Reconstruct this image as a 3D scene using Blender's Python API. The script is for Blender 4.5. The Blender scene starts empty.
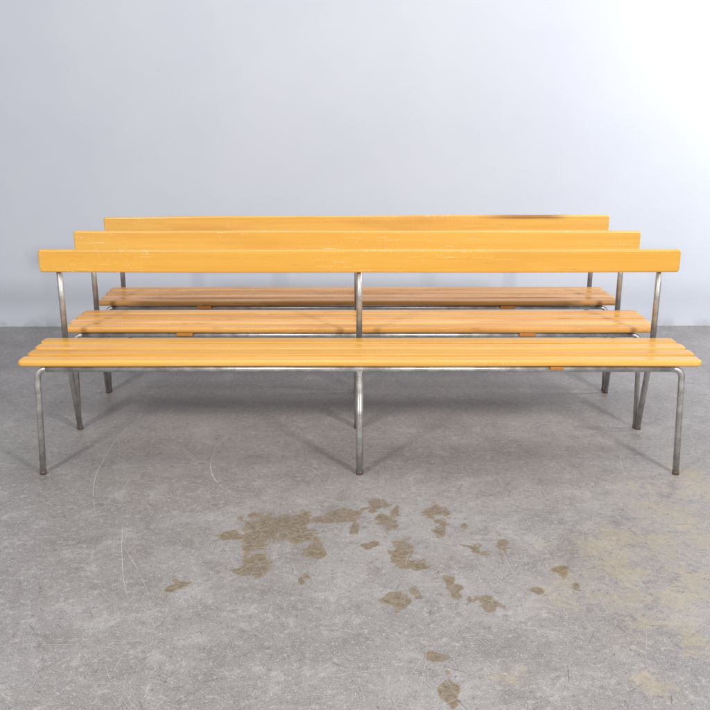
import bpy, bmesh, math, random
from mathutils import Vector, Matrix, noise as mn
random.seed(7)
scene = bpy.context.scene
scene.view_settings.view_transform = 'Standard'
scene.view_settings.look = 'None'
scene.view_settings.exposure = 0
scene.view_settings.gamma = 1

F = 900.0; HOR = 95.0; CX = 355.0
CAM = Vector((0.0, -3.29, 1.44))
TH = math.atan((355 - HOR) / F)

def floor_pt(px, py):
    z = F * CAM.z / (math.cos(TH) * (py - HOR))
    D = (z - CAM.z * math.sin(TH)) / math.cos(TH)
    return ((px - CX) / F * z, CAM.y + D)

# ---------------------------------------------------------------- node helpers
class NT:
    def __init__(self, mat):
        self.t = mat.node_tree
        self.n = self.t.nodes
        self.l = self.t.links
    def new(self, typ, **kw):
        nd = self.n.new(typ)
        for k, v in kw.items():
            setattr(nd, k, v)
        return nd
    def put(self, sock, val):
        if isinstance(val, bpy.types.NodeSocket):
            self.l.new(val, sock)
        elif val is not None:
            sock.default_value = val
    def math(self, op, a, b=None, c=None, clamp=False):
        nd = self.new('ShaderNodeMath', operation=op, use_clamp=clamp)
        self.put(nd.inputs[0], a)
        if b is not None: self.put(nd.inputs[1], b)
        if c is not None: self.put(nd.inputs[2], c)
        return nd.outputs[0]
    def vmath(self, op, a, b=None, out=0):
        nd = self.new('ShaderNodeVectorMath', operation=op)
        self.put(nd.inputs[0], a)
        if b is not None: self.put(nd.inputs[1], b)
        return nd.outputs[out]
    def noise(self, vec, scale, detail=4, rough=0.55, dist=0.0, out=0):
        nd = self.new('ShaderNodeTexNoise')
        self.put(nd.inputs['Vector'], vec)
        nd.inputs['Scale'].default_value = scale
        nd.inputs['Detail'].default_value = detail
        nd.inputs['Roughness'].default_value = rough
        nd.inputs['Distortion'].default_value = dist
        return nd.outputs[out]
    def mapping(self, vec, loc=(0,0,0), rot=(0,0,0), scl=(1,1,1)):
        nd = self.new('ShaderNodeMapping')
        self.put(nd.inputs['Vector'], vec)
        nd.inputs['Location'].default_value = loc
        nd.inputs['Rotation'].default_value = rot
        nd.inputs['Scale'].default_value = scl
        return nd.outputs[0]
    def rng(self, v, a, b, c=0.0, d=1.0, smooth=True):
        nd = self.new('ShaderNodeMapRange')
        nd.interpolation_type = 'SMOOTHSTEP' if smooth else 'LINEAR'
        self.put(nd.inputs[0], v)
        for i, x in enumerate((a, b, c, d)):
            nd.inputs[i+1].default_value = x
        return nd.outputs[0]
    def mix(self, f, a, b, blend='MIX'):
        nd = self.new('ShaderNodeMix', data_type='RGBA', blend_type=blend)
        self.put(nd.inputs[0], f)
        self.put(nd.inputs[6], a if isinstance(a, bpy.types.NodeSocket) else (*a, 1))
        self.put(nd.inputs[7], b if isinstance(b, bpy.types.NodeSocket) else (*b, 1))
        return nd.outputs[2]
    def bump(self, h, strength, dist=0.01):
        nd = self.new('ShaderNodeBump')
        nd.inputs['Strength'].default_value = strength
        nd.inputs['Distance'].default_value = dist
        self.put(nd.inputs['Height'], h)
        return nd.outputs[0]

def new_mat(name):
    m = bpy.data.materials.new(name)
    m.use_nodes = True
    nt = NT(m)
    b = nt.n['Principled BSDF']
    tc = nt.new('ShaderNodeTexCoord').outputs['Object']
    return m, nt, b, tc

# ---------------------------------------------------------------- materials
def wood_mat(name, seed, light, mid, dark, scuff_amt, edge_amt=0.4, rough=0.27, topscuff=False, wear=0.0, gstr=0.4):
    m, nt, b, tc = new_mat(name)
    at = nt.new('ShaderNodeAttribute', attribute_name='tone')
    tone = at.outputs['Fac']
    off = nt.new('ShaderNodeCombineXYZ')
    nt.put(off.inputs[0], nt.math('MULTIPLY', tone, 37.0))
    nt.put(off.inputs[1], seed * 3.1)
    nt.put(off.inputs[2], nt.math('MULTIPLY', tone, 11.0))
    p = nt.vmath('ADD', tc, off.outputs[0])
    grain = nt.noise(nt.mapping(p, scl=(0.9, 50, 50)), 1.0, 4, 0.6, 0.4)
    fine = nt.noise(nt.mapping(p, scl=(5, 260, 260)), 1.0, 2, 0.6)
    broad = nt.noise(nt.mapping(p, scl=(1.6, 9, 9)), 1.0, 2, 0.5)
    g = nt.rng(grain, 0.30, 0.70)
    col = nt.mix(g, mid, light)
    col = nt.mix(nt.math('MULTIPLY', nt.rng(broad, 0.46, 0.72), gstr), col, dark)
    col = nt.mix(nt.math('MULTIPLY', nt.rng(fine, 0.50, 0.72), gstr*0.6), col, dark)
    hs = nt.new('ShaderNodeHueSaturation')
    nt.put(hs.inputs['Color'], col)
    nt.put(hs.inputs['Value'], nt.rng(tone, 0, 1, 0.80, 1.06, False))
    nt.put(hs.inputs['Saturation'], nt.rng(tone, 0, 1, 1.04, 0.97, False))
    col = hs.outputs[0]
    s1 = nt.noise(nt.mapping(p, rot=(0.05, 0.06, 0.05), scl=(9, 340, 340)), 1.0, 1, 0.6)
    s2 = nt.noise(nt.mapping(p, rot=(0, 0.7, 0.6), scl=(330, 22, 60)), 1.0, 1, 0.6)
    clus = nt.rng(nt.noise(nt.mapping(p, loc=(2, 4, 1), scl=(3.1, 12, 12)), 1.0, 2, 0.6), 0.46, 0.64)
    sc = nt.math('MAXIMUM', nt.rng(s1, 0.64, 0.76), nt.rng(s2, 0.64, 0.74))
    sc = nt.math('MULTIPLY', nt.math('MULTIPLY', sc, clus), scuff_amt)
    col = nt.mix(nt.math('MULTIPLY', nt.rng(s1, 0.29, 0.21), 0.45), col, tuple(c*0.5 for c in dark))
    if wear:
        wn = nt.noise(nt.mapping(p, scl=(7, 26, 26)), 1.0, 4, 0.7)
        col = nt.mix(nt.math('MULTIPLY', nt.rng(wn, 0.56, 0.70), wear), col, tuple(c*0.55 for c in dark))
    col = nt.mix(sc, col, (0.88, 0.70, 0.44))
    ea = nt.new('ShaderNodeAttribute', attribute_name='edge').outputs['Fac']
    chip = nt.noise(nt.mapping(p, scl=(24, 80, 80)), 1.0, 3, 0.75)
    ew = nt.math('MULTIPLY', nt.math('MULTIPLY', nt.rng(ea, 0.3, 0.9), nt.rng(chip, 0.56, 0.68)), nt.rng(clus, 0, 1, 0.15, 1.0))
    col = nt.mix(nt.math('MULTIPLY', ew, edge_amt), col, (0.86, 0.68, 0.42))
    if topscuff:
        sep = nt.new('ShaderNodeSeparateXYZ'); nt.put(sep.inputs[0], tc)
        mx = nt.math('MULTIPLY', nt.rng(sep.outputs[0], 0.55, 0.85), nt.rng(sep.outputs[0], 1.15, 1.0))
        mz = nt.rng(nt.math('ADD', sep.outputs[2], nt.math('MULTIPLY', nt.math('SUBTRACT', grain, 0.5), 0.04)), 0.020, 0.040)
        cc = nt.math('MULTIPLY', mx, mz)
        col = nt.mix(nt.math('MULTIPLY', cc, 0.8), col, (0.24, 0.10, 0.03))
    nt.put(b.inputs['Base Color'], col)
    nt.put(b.inputs['Roughness'], nt.rng(broad, 0.3, 0.7, rough - 0.05, rough + 0.10))
    b.inputs['Specular IOR Level'].default_value = 0.5
    nt.put(b.inputs['Normal'], nt.bump(grain, 0.12, 0.002))
    return m

def steel_mat(name):
    m, nt, b, tc = new_mat(name)
    n1 = nt.noise(tc, 22, 3, 0.6)
    n2 = nt.noise(tc, 150, 2, 0.6)
    col = nt.mix(nt.rng(n1, 0.35, 0.65), (0.40, 0.39, 0.38), (0.54, 0.53, 0.52))
    col = nt.mix(nt.math('MULTIPLY', nt.rng(n2, 0.58, 0.70), 0.5), col, (0.18, 0.14, 0.11))
    rust = nt.rng(nt.noise(tc, 13, 4, 0.7), 0.60, 0.72)
    col = nt.mix(nt.math('MULTIPLY', rust, 0.45), col, (0.20, 0.13, 0.085))
    nt.put(b.inputs['Base Color'], col)
    b.inputs['Metallic'].default_value = 0.7
    nt.put(b.inputs['Roughness'], nt.rng(n1, 0.3, 0.7, 0.32, 0.46))
    return m

def plain_mat(name, c, rough=0.6, metal=0.0):
    m, nt, b, tc = new_mat(name)
    n = nt.noise(tc, 90, 3)
    nt.put(b.inputs['Base Color'], nt.mix(n, tuple(x*0.7 for x in c), tuple(x*1.3 for x in c)))
    b.inputs['Roughness'].default_value = rough
    b.inputs['Metallic'].default_value = metal
    return m

def floor_mat():
    m, nt, b, tc = new_mat('worn_concrete')
    big = nt.noise(tc, 1.3, 4, 0.62, 0.3)
    med = nt.noise(tc, 6.5, 6, 0.78, 0.2)
    sml = nt.noise(tc, 52, 4, 0.80)
    grit = nt.noise(tc, 230, 2, 0.7)
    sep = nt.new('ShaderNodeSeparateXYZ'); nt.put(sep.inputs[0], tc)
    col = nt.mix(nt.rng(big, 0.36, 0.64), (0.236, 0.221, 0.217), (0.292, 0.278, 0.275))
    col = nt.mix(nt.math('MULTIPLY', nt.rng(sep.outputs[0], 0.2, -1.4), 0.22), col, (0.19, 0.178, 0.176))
    col = nt.mix(nt.math('MULTIPLY', nt.rng(med, 0.51, 0.64), 0.46), col, (0.385, 0.371, 0.366))
    col = nt.mix(nt.math('MULTIPLY', nt.rng(med, 0.49, 0.37), 0.50), col, (0.168, 0.153, 0.148))
    col = nt.mix(nt.math('MULTIPLY', nt.rng(sml, 0.54, 0.65), 0.50), col, (0.45, 0.44, 0.43))
    col = nt.mix(nt.math('MULTIPLY', nt.rng(sml, 0.45, 0.34), 0.60), col, (0.125, 0.110, 0.105))
    col = nt.mix(nt.math('MULTIPLY', nt.rng(grit, 0.58, 0.67), 0.60), col, (0.56, 0.55, 0.54))
    col = nt.mix(nt.math('MULTIPLY', nt.rng(grit, 0.40, 0.30), 0.70), col, (0.085, 0.073, 0.068))
    dark = nt.new('ShaderNodeAttribute', attribute_name='stain_dark').outputs['Fac']
    pale = nt.new('ShaderNodeAttribute', attribute_name='stain_pale').outputs['Fac']
    tn = nt.math('MULTIPLY', nt.math('SUBTRACT', sml, 0.5), 0.9)
    df = nt.math('ADD', nt.math('ADD', dark, tn), nt.math('MULTIPLY', nt.math('SUBTRACT', med, 0.5), 0.8))
    dm = nt.rng(df, 0.49, 0.57)
    dm2 = nt.math('MULTIPLY', dm, nt.rng(med, 0.38, 0.56, 0.62, 0.95))
    rim = nt.math('MULTIPLY', nt.rng(df, 0.46, 0.51), nt.rng(df, 0.62, 0.53))
    pf = nt.math('ADD', nt.math('ADD', pale, nt.math('MULTIPLY', tn, 1.5)), nt.math('MULTIPLY', nt.math('SUBTRACT', med, 0.5), 2.2))
    pm = nt.rng(pf, 0.46, 1.1)
    col = nt.mix(nt.math('MULTIPLY', pm, 0.42), col, (0.375, 0.295, 0.160))
    sc_ = nt.mix(nt.rng(sml, 0.38, 0.62), (0.115, 0.078, 0.034), (0.215, 0.155, 0.076))
    col = nt.mix(nt.math('MULTIPLY', dm2, 0.80), col, sc_)
    col = nt.mix(nt.math('MULTIPLY', rim, 0.42), col, (0.20, 0.130, 0.052))
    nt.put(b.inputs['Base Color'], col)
    nt.put(b.inputs['Roughness'], nt.rng(med, 0.3, 0.7, 0.38, 0.56))
    b.inputs['Specular IOR Level'].default_value = 0.40
    nt.put(b.inputs['Normal'], nt.bump(sml, 0.32, 0.003))
    return m

def wall_mat():
    m, nt, b, tc = new_mat('painted_wall')
    n = nt.noise(tc, 1.3, 3, 0.6)
    col = nt.mix(nt.rng(n, 0.3, 0.7), (0.535, 0.564, 0.637), (0.560, 0.586, 0.652))
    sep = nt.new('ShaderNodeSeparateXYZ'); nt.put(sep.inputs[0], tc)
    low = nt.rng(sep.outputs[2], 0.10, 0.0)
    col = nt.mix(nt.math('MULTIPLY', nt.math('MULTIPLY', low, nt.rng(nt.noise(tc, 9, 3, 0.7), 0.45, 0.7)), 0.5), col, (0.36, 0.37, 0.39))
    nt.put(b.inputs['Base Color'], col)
    b.inputs['Roughness'].default_value = 0.75
    return m

M_STEEL = steel_mat('worn_steel')
M_FOOT = plain_mat('rusty_tube_end', (0.17, 0.125, 0.10), 0.6, 0.4)
M_BATTEN = plain_mat('batten_wood', (0.46, 0.18, 0.035), 0.55)

# ---------------------------------------------------------------- mesh helpers
def obj_from_bm(bm, name, mats, parent=None, loc=(0,0,0)):
    me = bpy.data.meshes.new(name)
    bm.to_mesh(me); bm.free()
    for m in mats: me.materials.append(m)
    o = bpy.data.objects.new(name, me)
    scene.collection.objects.link(o)
    if parent: o.parent = parent
    o.location = loc
    return o

def fillet(points, radius, n=8):
    pts = [Vector(p) for p in points]
    out = [pts[0]]
    for i in range(1, len(pts)-1):
        a, b, c = pts[i-1], pts[i], pts[i+1]
        u = (a-b).normalized(); v = (c-b).normalized()
        ang = u.angle(v)
        t = radius / math.tan(ang/2)
        p0 = b + u*t; bis = (u+v).normalized()
        cen = b + bis * (radius / math.sin(ang/2))
        r0 = p0 - cen; r1 = (b + v*t) - cen
        tot = r0.angle(r1); ax = r0.cross(r1).normalized()
        for k in range(n+1):
            out.append(cen + Matrix.Rotation(tot*k/n, 3, ax) @ r0)
    out.append(pts[-1])
    return out

def tube(bm, path, r, seg=20, cap=True, mi=0):
    pts = [Vector(p) for p in path]
    tang = []
    for i in range(len(pts)):
        a = pts[max(i-1, 0)]; b = pts[min(i+1, len(pts)-1)]
        tang.append((b-a).normalized())
    ref = Vector((0, 0, 1)) if abs(tang[0].z) < 0.8 else Vector((0, 1, 0))
    nrm = (ref - tang[0]*ref.dot(tang[0])).normalized()
    rings = []
    for p, t in zip(pts, tang):
        nrm = (nrm - t*nrm.dot(t)).normalized()
        bn = t.cross(nrm)
        rings.append([bm.verts.new(p + r*(math.cos(2*math.pi*k/seg)*nrm + math.sin(2*math.pi*k/seg)*bn)) for k in range(seg)])
    for A, B in zip(rings, rings[1:]):
        for k in range(seg):
            f = bm.faces.new((A[k], A[(k+1) % seg], B[(k+1) % seg], B[k]))
            f.smooth = True; f.material_index = mi
    if cap:
        for ring, rev in ((rings[0], True), (rings[-1], False)):
            f = bm.faces.new(list(reversed(ring)) if rev else ring)
            f.material_index = mi

def plank(bm, x0, x1, y0, y1, z0, z1, bev, lays, tone, corner, axis='z', mi=0, segs=4, warp=0.0, nx=20):
    layer, elay = lays
    tmp = bmesh.new()
    if axis == 'y': u0, u1, w0, w1 = z0, z1, y0, y1
    else: u0, u1, w0, w1 = y0, y1, z0, z1
    P = (lambda x, u, w: (x, w, u)) if axis == 'y' else (lambda x, u, w: (x, u, w))
    out = []
    for cx, cu, a0 in ((x1-corner, u1-corner, 0), (x0+corner, u1-corner, 90), (x0+corner, u0+corner, 180), (x1-corner, u0+corner, 270)):
        for k in range(7):
            a = math.radians(a0 + 15*k)
            out.append((cx + corner*math.cos(a), cu + corner*math.sin(a)))
    n = len(out)
    rings = []
    def ring(inset, w):
        vs = []
        for x, u in out:
            ccx = min(max(x, x0+corner), x1-corner); ccu = min(max(u, u0+corner), u1-corner)
            d = Vector((x-ccx, u-ccu)); d = d.normalized() if d.length > 1e-9 else Vector((0, 0))
            vs.append(tmp.verts.new(P(x - d.x*inset, u - d.y*inset, w)))
        return vs
    prof = []
    for k in range(segs+1):
        a = math.radians(90*k/segs)
        prof.append((bev*(1-math.sin(a)), w0 + bev*(1-math.cos(a))))
    for k in range(segs+1):
        a = math.radians(90*k/segs)
        prof.append((bev*(1-math.cos(a)), w1 - bev*(1-math.sin(a))))
    for ins, w in prof: rings.append(ring(ins, w))
    for A, B in zip(rings, rings[1:]):
        for k in range(n):
            tmp.faces.new((A[k], A[(k+1) % n], B[(k+1) % n], B[k]))
    tmp.faces.new(list(reversed(rings[0]))); tmp.faces.new(rings[-1])
    bmesh.ops.recalc_face_normals(tmp, faces=tmp.faces)
    for k in range(1, nx):
        x = x0 + (x1-x0)*k/nx
        bmesh.ops.bisect_plane(tmp, geom=list(tmp.verts)+list(tmp.edges)+list(tmp.faces), plane_co=(x, 0, 0), plane_no=(1, 0, 0))
    mp = {}
    for v in tmp.verts:
        u = v.co.x/1.32
        mp[v] = bm.verts.new(v.co + Vector((0, 0, warp*(u*u - 0.5) + 0.0006*math.sin(v.co.x*5 + tone*20))))
    for f in tmp.faces:
        nf = bm.faces.new([mp[v] for v in f.verts])
        nf.material_index = mi
        e = 1.0 if max(abs(f.normal.z), abs(f.normal.y), abs(f.normal.x)) < 0.995 else 0.0
        for lp in nf.loops:
            lp[layer] = (tone, tone, tone, 1)
            lp[elay] = (e, e, e, 1)
    tmp.free()

# ---------------------------------------------------------------- bench
HX = 1.25
RAIL_Z = 0.421; RAIL_Y = 0.045; R = 0.0125
ZS = RAIL_Z + R + 0.001

def build_bench(idx, x, y, rot, seat_m, back_m, label, seat_half, seat_dx, back_dz, rr, tilt=0.0):
    L2 = 1.32
    root = bpy.data.objects.new('bench', None)
    root.empty_display_size = 0.2
    scene.collection.objects.link(root)
    root.location = (x, y, 0); root.rotation_euler = (0, 0, rot)
    root['label'] = label; root['category'] = 'bench'; root['group'] = 'matching slatted benches in rows'
    rnd = random.Random(40+idx)
    bm = bmesh.new()
    lays = (bm.loops.layers.color.new('tone'), bm.loops.layers.color.new('edge'))
    w = 0.0735; gap = 0.0173; y0 = 0.022
    tones = [[0.85, 0.38, 0.70, 0.22], [0.65, 0.92, 0.32, 0.6], [0.4, 0.8, 0.2, 0.6]][idx]
    for i in range(4):
        a = y0 + i*(w+gap)
        dx = rnd.uniform(-0.005, 0.005) + seat_dx
        plank(bm, -seat_half+dx, seat_half+dx+rnd.uniform(-.003, .003), a, a+w, ZS, ZS+0.025, 0.010 if i == 0 else 0.0065, lays,
              tones[i]+rnd.uniform(-.04, .04), 0.020, warp=rnd.uniform(-.001, .0015))
    for bx in (-0.76, 0.75):
        hw = 0.036
        front = y0 + 0.004 if not (idx == 0 and bx < 0) else RAIL_Y + 0.016
        plank(bm, bx-hw+(0.02 if idx == 0 else 0), bx+hw, front, y0+0.335, ZS-(0.016 if idx else 0.013), ZS-0.0005, 0.003, lays, 0.3, 0.004, mi=1, segs=2, nx=2)
    obj_from_bm(bm, 'seat', [seat_m, M_BATTEN], root)
    bm = bmesh.new()
    lays = (bm.loops.layers.color.new('tone'), bm.loops.layers.color.new('edge'))
    plank(bm, -L2, L2, -0.012, 0.012, -0.047, 0.047, 0.007, lays, 0.7+0.1*idx, 0.014, axis='y', warp=rnd.uniform(-.0015, .0015))
    bk = obj_from_bm(bm, 'backrest', [back_m], root, (0, 0.383, 0.783+back_dz))
    bk.rotation_euler = (0, tilt, 0)
    bm = bmesh.new()
    bend = 0.035
    tube(bm, [(-HX+bend, RAIL_Y, RAIL_Z), (0, RAIL_Y, RAIL_Z), (HX-bend, RAIL_Y, RAIL_Z)], rr)
    for bx in (-HX+0.03, 0.0, HX-0.03):
        tube(bm, [(bx, RAIL_Y+0.004, RAIL_Z-0.001), (bx, 0.405, RAIL_Z-0.001)], 0.0105)
    obj_from_bm(bm, 'frame', [M_STEEL], root)
    def leg(path, r):
        foot = Vector(path[0])
        bm = bmesh.new()
        tube(bm, [Vector(p)-foot for p in path], r)
        o = obj_from_bm(bm, 'leg', [M_STEEL], root, foot)
        bm = bmesh.new()
        d = (Vector(path[1])-foot).normalized()
        tube(bm, [Vector((0, 0, -0.0035)), d*0.006, d*0.010, d*0.0105], r+0.0008)
        obj_from_bm(bm, 'foot_cap', [M_FOOT], o)
        return o
    for s in (-1, 1):
        p = fillet([(s*HX, 0, 0.004), (s*HX, RAIL_Y, RAIL_Z), (s*(HX-0.06), RAIL_Y, RAIL_Z)], bend)
        p[-1] = Vector((s*(HX-bend), RAIL_Y, RAIL_Z))
        if (p[-1]-p[-2]).length < 1e-4: p.pop()
        leg(p, rr)
    leg([(0, 0, 0.004), (0, RAIL_Y, RAIL_Z-0.004)], 0.0140)
    for bx in (-HX, 0, HX):
        full = fillet([(bx, 0.50, 0.004), (bx, 0.410, 0.41), (bx, 0.4085, 0.80)], 0.16, 8)
        leg(full[:-1], R)
        bm = bmesh.new()
        a = full[-2]
        tube(bm, [Vector((0,0,0)), Vector(full[-1])-a], R)
        obj_from_bm(bm, 'backrest_post', [M_STEEL], root, a)
    return root

S1 = wood_mat('seat_wood_honey', 1, (0.83, 0.465, 0.110), (0.76, 0.38, 0.073), (0.60, 0.245, 0.038), 0.35, 0.2, gstr=0.35)
B1 = wood_mat('backrest_wood_orange', 4, (0.80, 0.445, 0.085), (0.76, 0.395, 0.065), (0.66, 0.30, 0.045), 0.6, 0.5, gstr=0.3)
S2 = wood_mat('seat_wood_amber', 7, (0.82, 0.455, 0.135), (0.70, 0.335, 0.080), (0.45, 0.17, 0.038), 0.4, 0.25, wear=0.30)
B2 = wood_mat('backrest_wood_scuffed', 11, (0.81, 0.475, 0.105), (0.76, 0.41, 0.075), (0.64, 0.29, 0.045), 0.9, 0.9, gstr=0.35)
S3 = wood_mat('seat_wood_reddish', 15, (0.72, 0.385, 0.135), (0.56, 0.26, 0.075), (0.34, 0.13, 0.035), 0.4, 0.25, wear=0.45)
B3 = wood_mat('backrest_wood_ochre', 19, (0.77, 0.44, 0.095), (0.70, 0.365, 0.065), (0.54, 0.235, 0.04), 0.7, 0.7, topscuff=True)

build_bench(0, 0.018, 0.0, 0.0, S1, B1, 'honey-coloured slatted wooden bench with steel legs on concrete floor', 1.318, 0, 0, R)
build_bench(1, 0.010, 0.513, 0.0, S2, B2, 'amber slatted bench with pale scuffs along its backrest', 1.308, 0.012, 0.003, 0.0105)
build_bench(2, 0.010, 1.042, 0.003, S3, B3, 'reddish slatted wooden bench with worn ochre backrest beside the wall', 1.300, 0.006, 0.005, 0.0100, tilt=-0.0045)

# ---------------------------------------------------------------- floor (one sheet, stain fields stored per vertex)
DARK = [(272, 526, 28, 16), (256, 543, 16, 13), (256, 566, 15, 11), (290, 519, 20, 9), (317, 549, 10, 10), (298, 534, 13, 9),
        (343, 515, 24, 7), (320, 519, 12, 5), (376, 505, 12, 5), (389, 523, 7, 9), (404, 552, 12, 14), (436, 512, 12, 7),
        (442, 532, 7, 10), (420, 565, 12, 6), (475, 548, 7, 5), (503, 546, 10, 6), (230, 537, 9, 6), (240, 571, 10, 4),
        (398, 601, 10, 11), (452, 587, 8, 10), (490, 605, 11, 9), (308, 578, 6, 5), (434, 658, 10, 7), (452, 692, 10, 15),
        (415, 594, 6, 5), (180, 585, 9, 4), (396, 511, 6, 5), (470, 600, 6, 5), (356, 528, 6, 4), (370, 545, 5, 4), (464, 530, 6, 4),
        (540, 590, 6, 5), (560, 572, 9, 6), (575, 585, 6, 5)]
PALE = [(590, 550, 40, 18), (560, 575, 28, 18), (618, 570, 46, 20), (600, 600, 46, 16), (640, 625, 56, 24), (650, 600, 52, 22),
        (655, 540, 56, 24), (690, 580, 42, 32), (665, 510, 48, 24), (690, 640, 34, 24), (665, 487, 46, 20), (560, 600, 22, 14),
        (520, 680, 24, 12), (650, 685, 30, 16), (700, 480, 30, 28), (700, 540, 36, 34), (620, 535, 30, 16)]
def prep(bl):
    out = []
    for px, py, rx, ry in bl:
        x, y = floor_pt(px, py); x1, _ = floor_pt(px+rx, py); _, y1 = floor_pt(px, py+ry)
        out.append((x, y, abs(x1-x), abs(y1-y)))
    return out
DARK = prep(DARK); PALE = prep(PALE)
def field(bl, x, y):
    best = -1.0
    for cx, cy, rx, ry in bl:
        dx = (x-cx)/rx; dy = (y-cy)/ry
        if abs(dx) > 2 or abs(dy) > 2: continue
        v = 1 - math.hypot(dx, dy)
        if v > best: best = v
    return best
xs = [-7, -4, -2.5] + [-1.3 + 0.011*i for i in range(265)] + [2.5, 4, 7]
ys = [-7, -4, -2.2] + [-1.75 + 0.011*i for i in range(190)] + [1.2, 2.5]
me = bpy.data.meshes.new('floor')
verts = [(x, y, 0) for y in ys for x in xs]
nxv = len(xs)
faces = [(j*nxv+i, j*nxv+i+1, (j+1)*nxv+i+1, (j+1)*nxv+i) for j in range(len(ys)-1) for i in range(nxv-1)]
fd = []; fp = []
for (x, y, _) in verts:
    if -1.31 < x < 1.65 and -1.76 < y < 0.4:
        q = Vector((x*7, y*7, 0.3))
        ox = mn.noise(q)*0.025 + mn.noise(q*2.7)*0.026 + mn.noise(q*6)*0.02
        oy = mn.noise(q + Vector((31, 7, 2)))*0.03 + mn.noise(q*2.7 + Vector((11, 5, 9)))*0.035 + mn.noise(q*6+Vector((3, 3, 3)))*0.025
        a = field(DARK, x+ox, y+oy); c = field(PALE, x+ox*1.3, y+oy*1.3)
        a += mn.noise(q*4)*0.35 + mn.noise(q*8)*0.2
    else: a = c = -1
    fd.append(max(0, min(1, 0.5 + a*0.5))); fp.append(max(0, min(1, 0.5 + c*0.5)))
rnd = random.Random(3)
mats_i = [0]*len(faces)
def sliver(x, y, ang, length, width, curv, mi, brk=0.0):
    n = max(3, int(length/0.03))
    zz = 0.0004 + rnd.random()*0.0004
    prev = None
    cx, cy, a = x, y, ang
    st = length/n
    for k in range(n+1):
        wv = width*math.sin(math.pi*min(max((k+0.15)/(n+0.3), 0), 1))**0.6*rnd.uniform(0.75, 1.1)
        nxn, nyn = -math.sin(a)*wv/2, math.cos(a)*wv/2
        i0 = len(verts)
        verts.append((cx+nxn, cy+nyn, zz)); verts.append((cx-nxn, cy-nyn, zz)); fd.extend((0, 0)); fp.extend((0, 0))
        if prev is not None and rnd.random() > brk:
            faces.append((prev, prev+1, i0+1, i0)); mats_i.append(mi)
        prev = i0
        a += curv*st + rnd.gauss(0, 0.02)
        cx += math.cos(a)*st; cy += math.sin(a)*st
def rand_xy():
    y = -1.6 + 3.6*rnd.random()**1.15
    return rnd.uniform(-1.4, 1.4)*(1 + (y+1.4)*0.22), y
for _ in range(4200):
    x, y = rand_xy()
    L = min(0.6, rnd.lognormvariate(-2.6, 0.8))
    pale_ = rnd.random() < 0.94
    if not pale_: L = min(L, 0.08)
    sliver(x, y, rnd.uniform(0, math.pi*2), L, rnd.uniform(0.0006, 0.0014)*(1+max(0, y)*0.3), rnd.gauss(0, 1.2), (3 if rnd.random() < 0.7 else 1) if pale_ else 2, 0.15)
for _ in range(120):
    x, y = rand_xy(); a = rnd.uniform(0, math.pi*2); L = rnd.uniform(0.05, 0.26); c = rnd.gauss(0, 1.2)
    for k in range(rnd.randint(3, 9)):
        sliver(x+rnd.gauss(0, .02), y+rnd.gauss(0, .02), a+rnd.gauss(0, .06), L*rnd.uniform(.4, 1), rnd.uniform(0.0007, 0.0014), c, 3, 0.2)
for _ in range(3200):
    x, y = rand_xy()
    sliver(x, y, rnd.uniform(0, 6.28), rnd.uniform(0.003, 0.012), rnd.uniform(0.001, 0.003), 0, 1 if rnd.random() < 0.65 else 2)
for (ax, ay, bx_, by_, c, wd) in ((98, 520, 138, 422, -0.7, .0024), (222, 488, 213, 452, -1.8, .0046), (128, 600, 124, 520, -0.3, .0020),
                              (150, 600, 128, 540, 0.3, .0014), (135, 470, 120, 500, 0.4, .0016), (213, 452, 240, 430, -2.5, .0018),
                              (500, 545, 515, 580, 0.8, .0016), (262, 465, 330, 420, 0.3, .0016), (620, 450, 628, 480, 0.8, .0018),
                              (60, 640, 230, 560, 0.15, .0010), (420, 590, 540, 700, 0.1, .0010), (520, 470, 690, 540, -0.2, .0012),
                              (40, 470, 200, 540, 0.2, .0012), (560, 440, 700, 470, 0.2, .0014), (20, 400, 130, 385, 0.2, .0016)):
    a = Vector(floor_pt(ax, ay)); b_ = Vector(floor_pt(bx_, by_)); d = b_-a; L = d.length
    sliver(a.x, a.y, math.atan2(d.y, d.x) - c*L/2, L, wd, c, 1, 0.08)
me.from_pydata(verts, [], faces)
me.polygons.foreach_set('material_index', mats_i)
for nm, dat in (('stain_dark', fd), ('stain_pale', fp)):
    at = me.attributes.new(nm, 'FLOAT', 'POINT'); at.data.foreach_set('value', dat)
me.update()
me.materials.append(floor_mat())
me.materials.append(plain_mat('pale_scratch', (0.48, 0.47, 0.46), 0.7))
me.materials.append(plain_mat('dark_scratch', (0.14, 0.125, 0.12), 0.7))
me.materials.append(plain_mat('faint_scratch', (0.40, 0.39, 0.385), 0.7))
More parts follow.
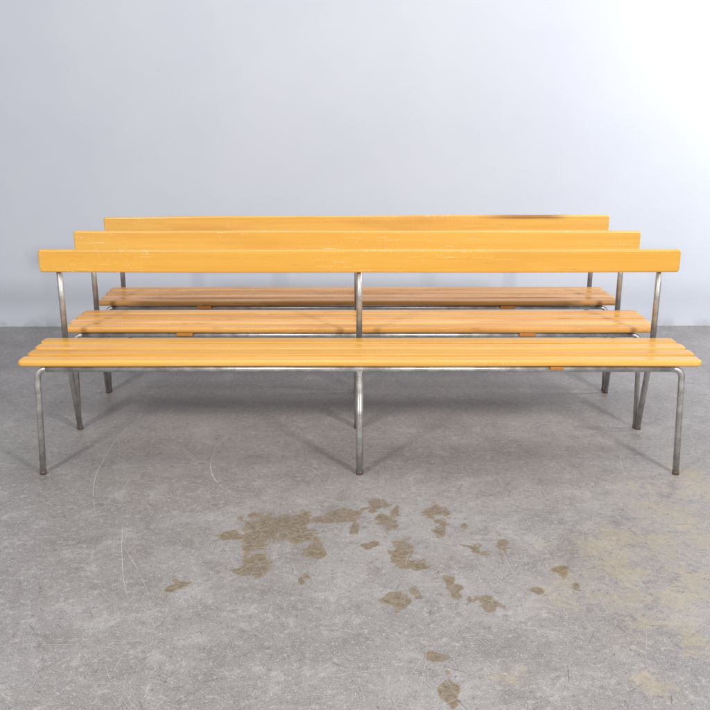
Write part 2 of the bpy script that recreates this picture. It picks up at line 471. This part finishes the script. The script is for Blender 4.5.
fl = bpy.data.objects.new('floor', me); scene.collection.objects.link(fl)
fl['kind'] = 'structure'

bm = bmesh.new()
bmesh.ops.create_cube(bm, size=1)
for v in bm.verts:
    v.co = Vector((v.co.x*14, v.co.y*0.12, (v.co.z+0.5)*4.2))
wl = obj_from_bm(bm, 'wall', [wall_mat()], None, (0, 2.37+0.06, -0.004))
wl.rotation_euler = (0, 0, 0.006)
wl['label'] = 'plain pale blue-grey painted wall behind the benches'
wl['category'] = 'wall'

# ---------------------------------------------------------------- lights
def area(name, loc, target, size, power, col=(1, 1, 1), sy=None):
    l = bpy.data.lights.new(name, 'AREA')
    l.shape = 'RECTANGLE'; l.size = size; l.size_y = sy or size
    l.energy = power; l.color = col
    o = bpy.data.objects.new(name, l)
    scene.collection.objects.link(o)
    o.location = loc
    o.rotation_euler = (Vector(target)-Vector(loc)).to_track_quat('-Z', 'Y').to_euler()
    return o
area('softbox_light', (-2.6, -3.8, 2.7), (0, 0.6, 0.2), 0.5, 140, (1, 0.985, 0.96))
area('softbox_light', (2.8, -3.8, 2.7), (0.2, 0.6, 0.2), 0.5, 180, (1, 0.985, 0.96))
area('added_wall_light', (3.7, 0.9, 2.25), (2.4, 2.37, 1.75), 1.0, 72, (1.0, 1.0, 1.0))  # area lamp added at the right to brighten that end of the wall
area('overhead_light', (0.3, 0.0, 4.3), (0.3, 0.3, 0), 2.5, 66, (1.0, 0.99, 0.98))  # broad area light above the benches, facing down

w = bpy.data.worlds.new('World'); scene.world = w; w.use_nodes = True
w.node_tree.nodes['Background'].inputs[0].default_value = (0.93, 0.955, 1.0, 1)
w.node_tree.nodes['Background'].inputs[1].default_value = 0.35

# ---------------------------------------------------------------- camera
cd = bpy.data.cameras.new('camera'); cam = bpy.data.objects.new('camera', cd)
scene.collection.objects.link(cam)
cam.location = CAM
cam.rotation_euler = (math.pi/2 - TH, 0, 0)
cd.sensor_width = 36; cd.lens = F/710*36
cd.clip_start = 0.05; cd.clip_end = 200
scene.camera = cam
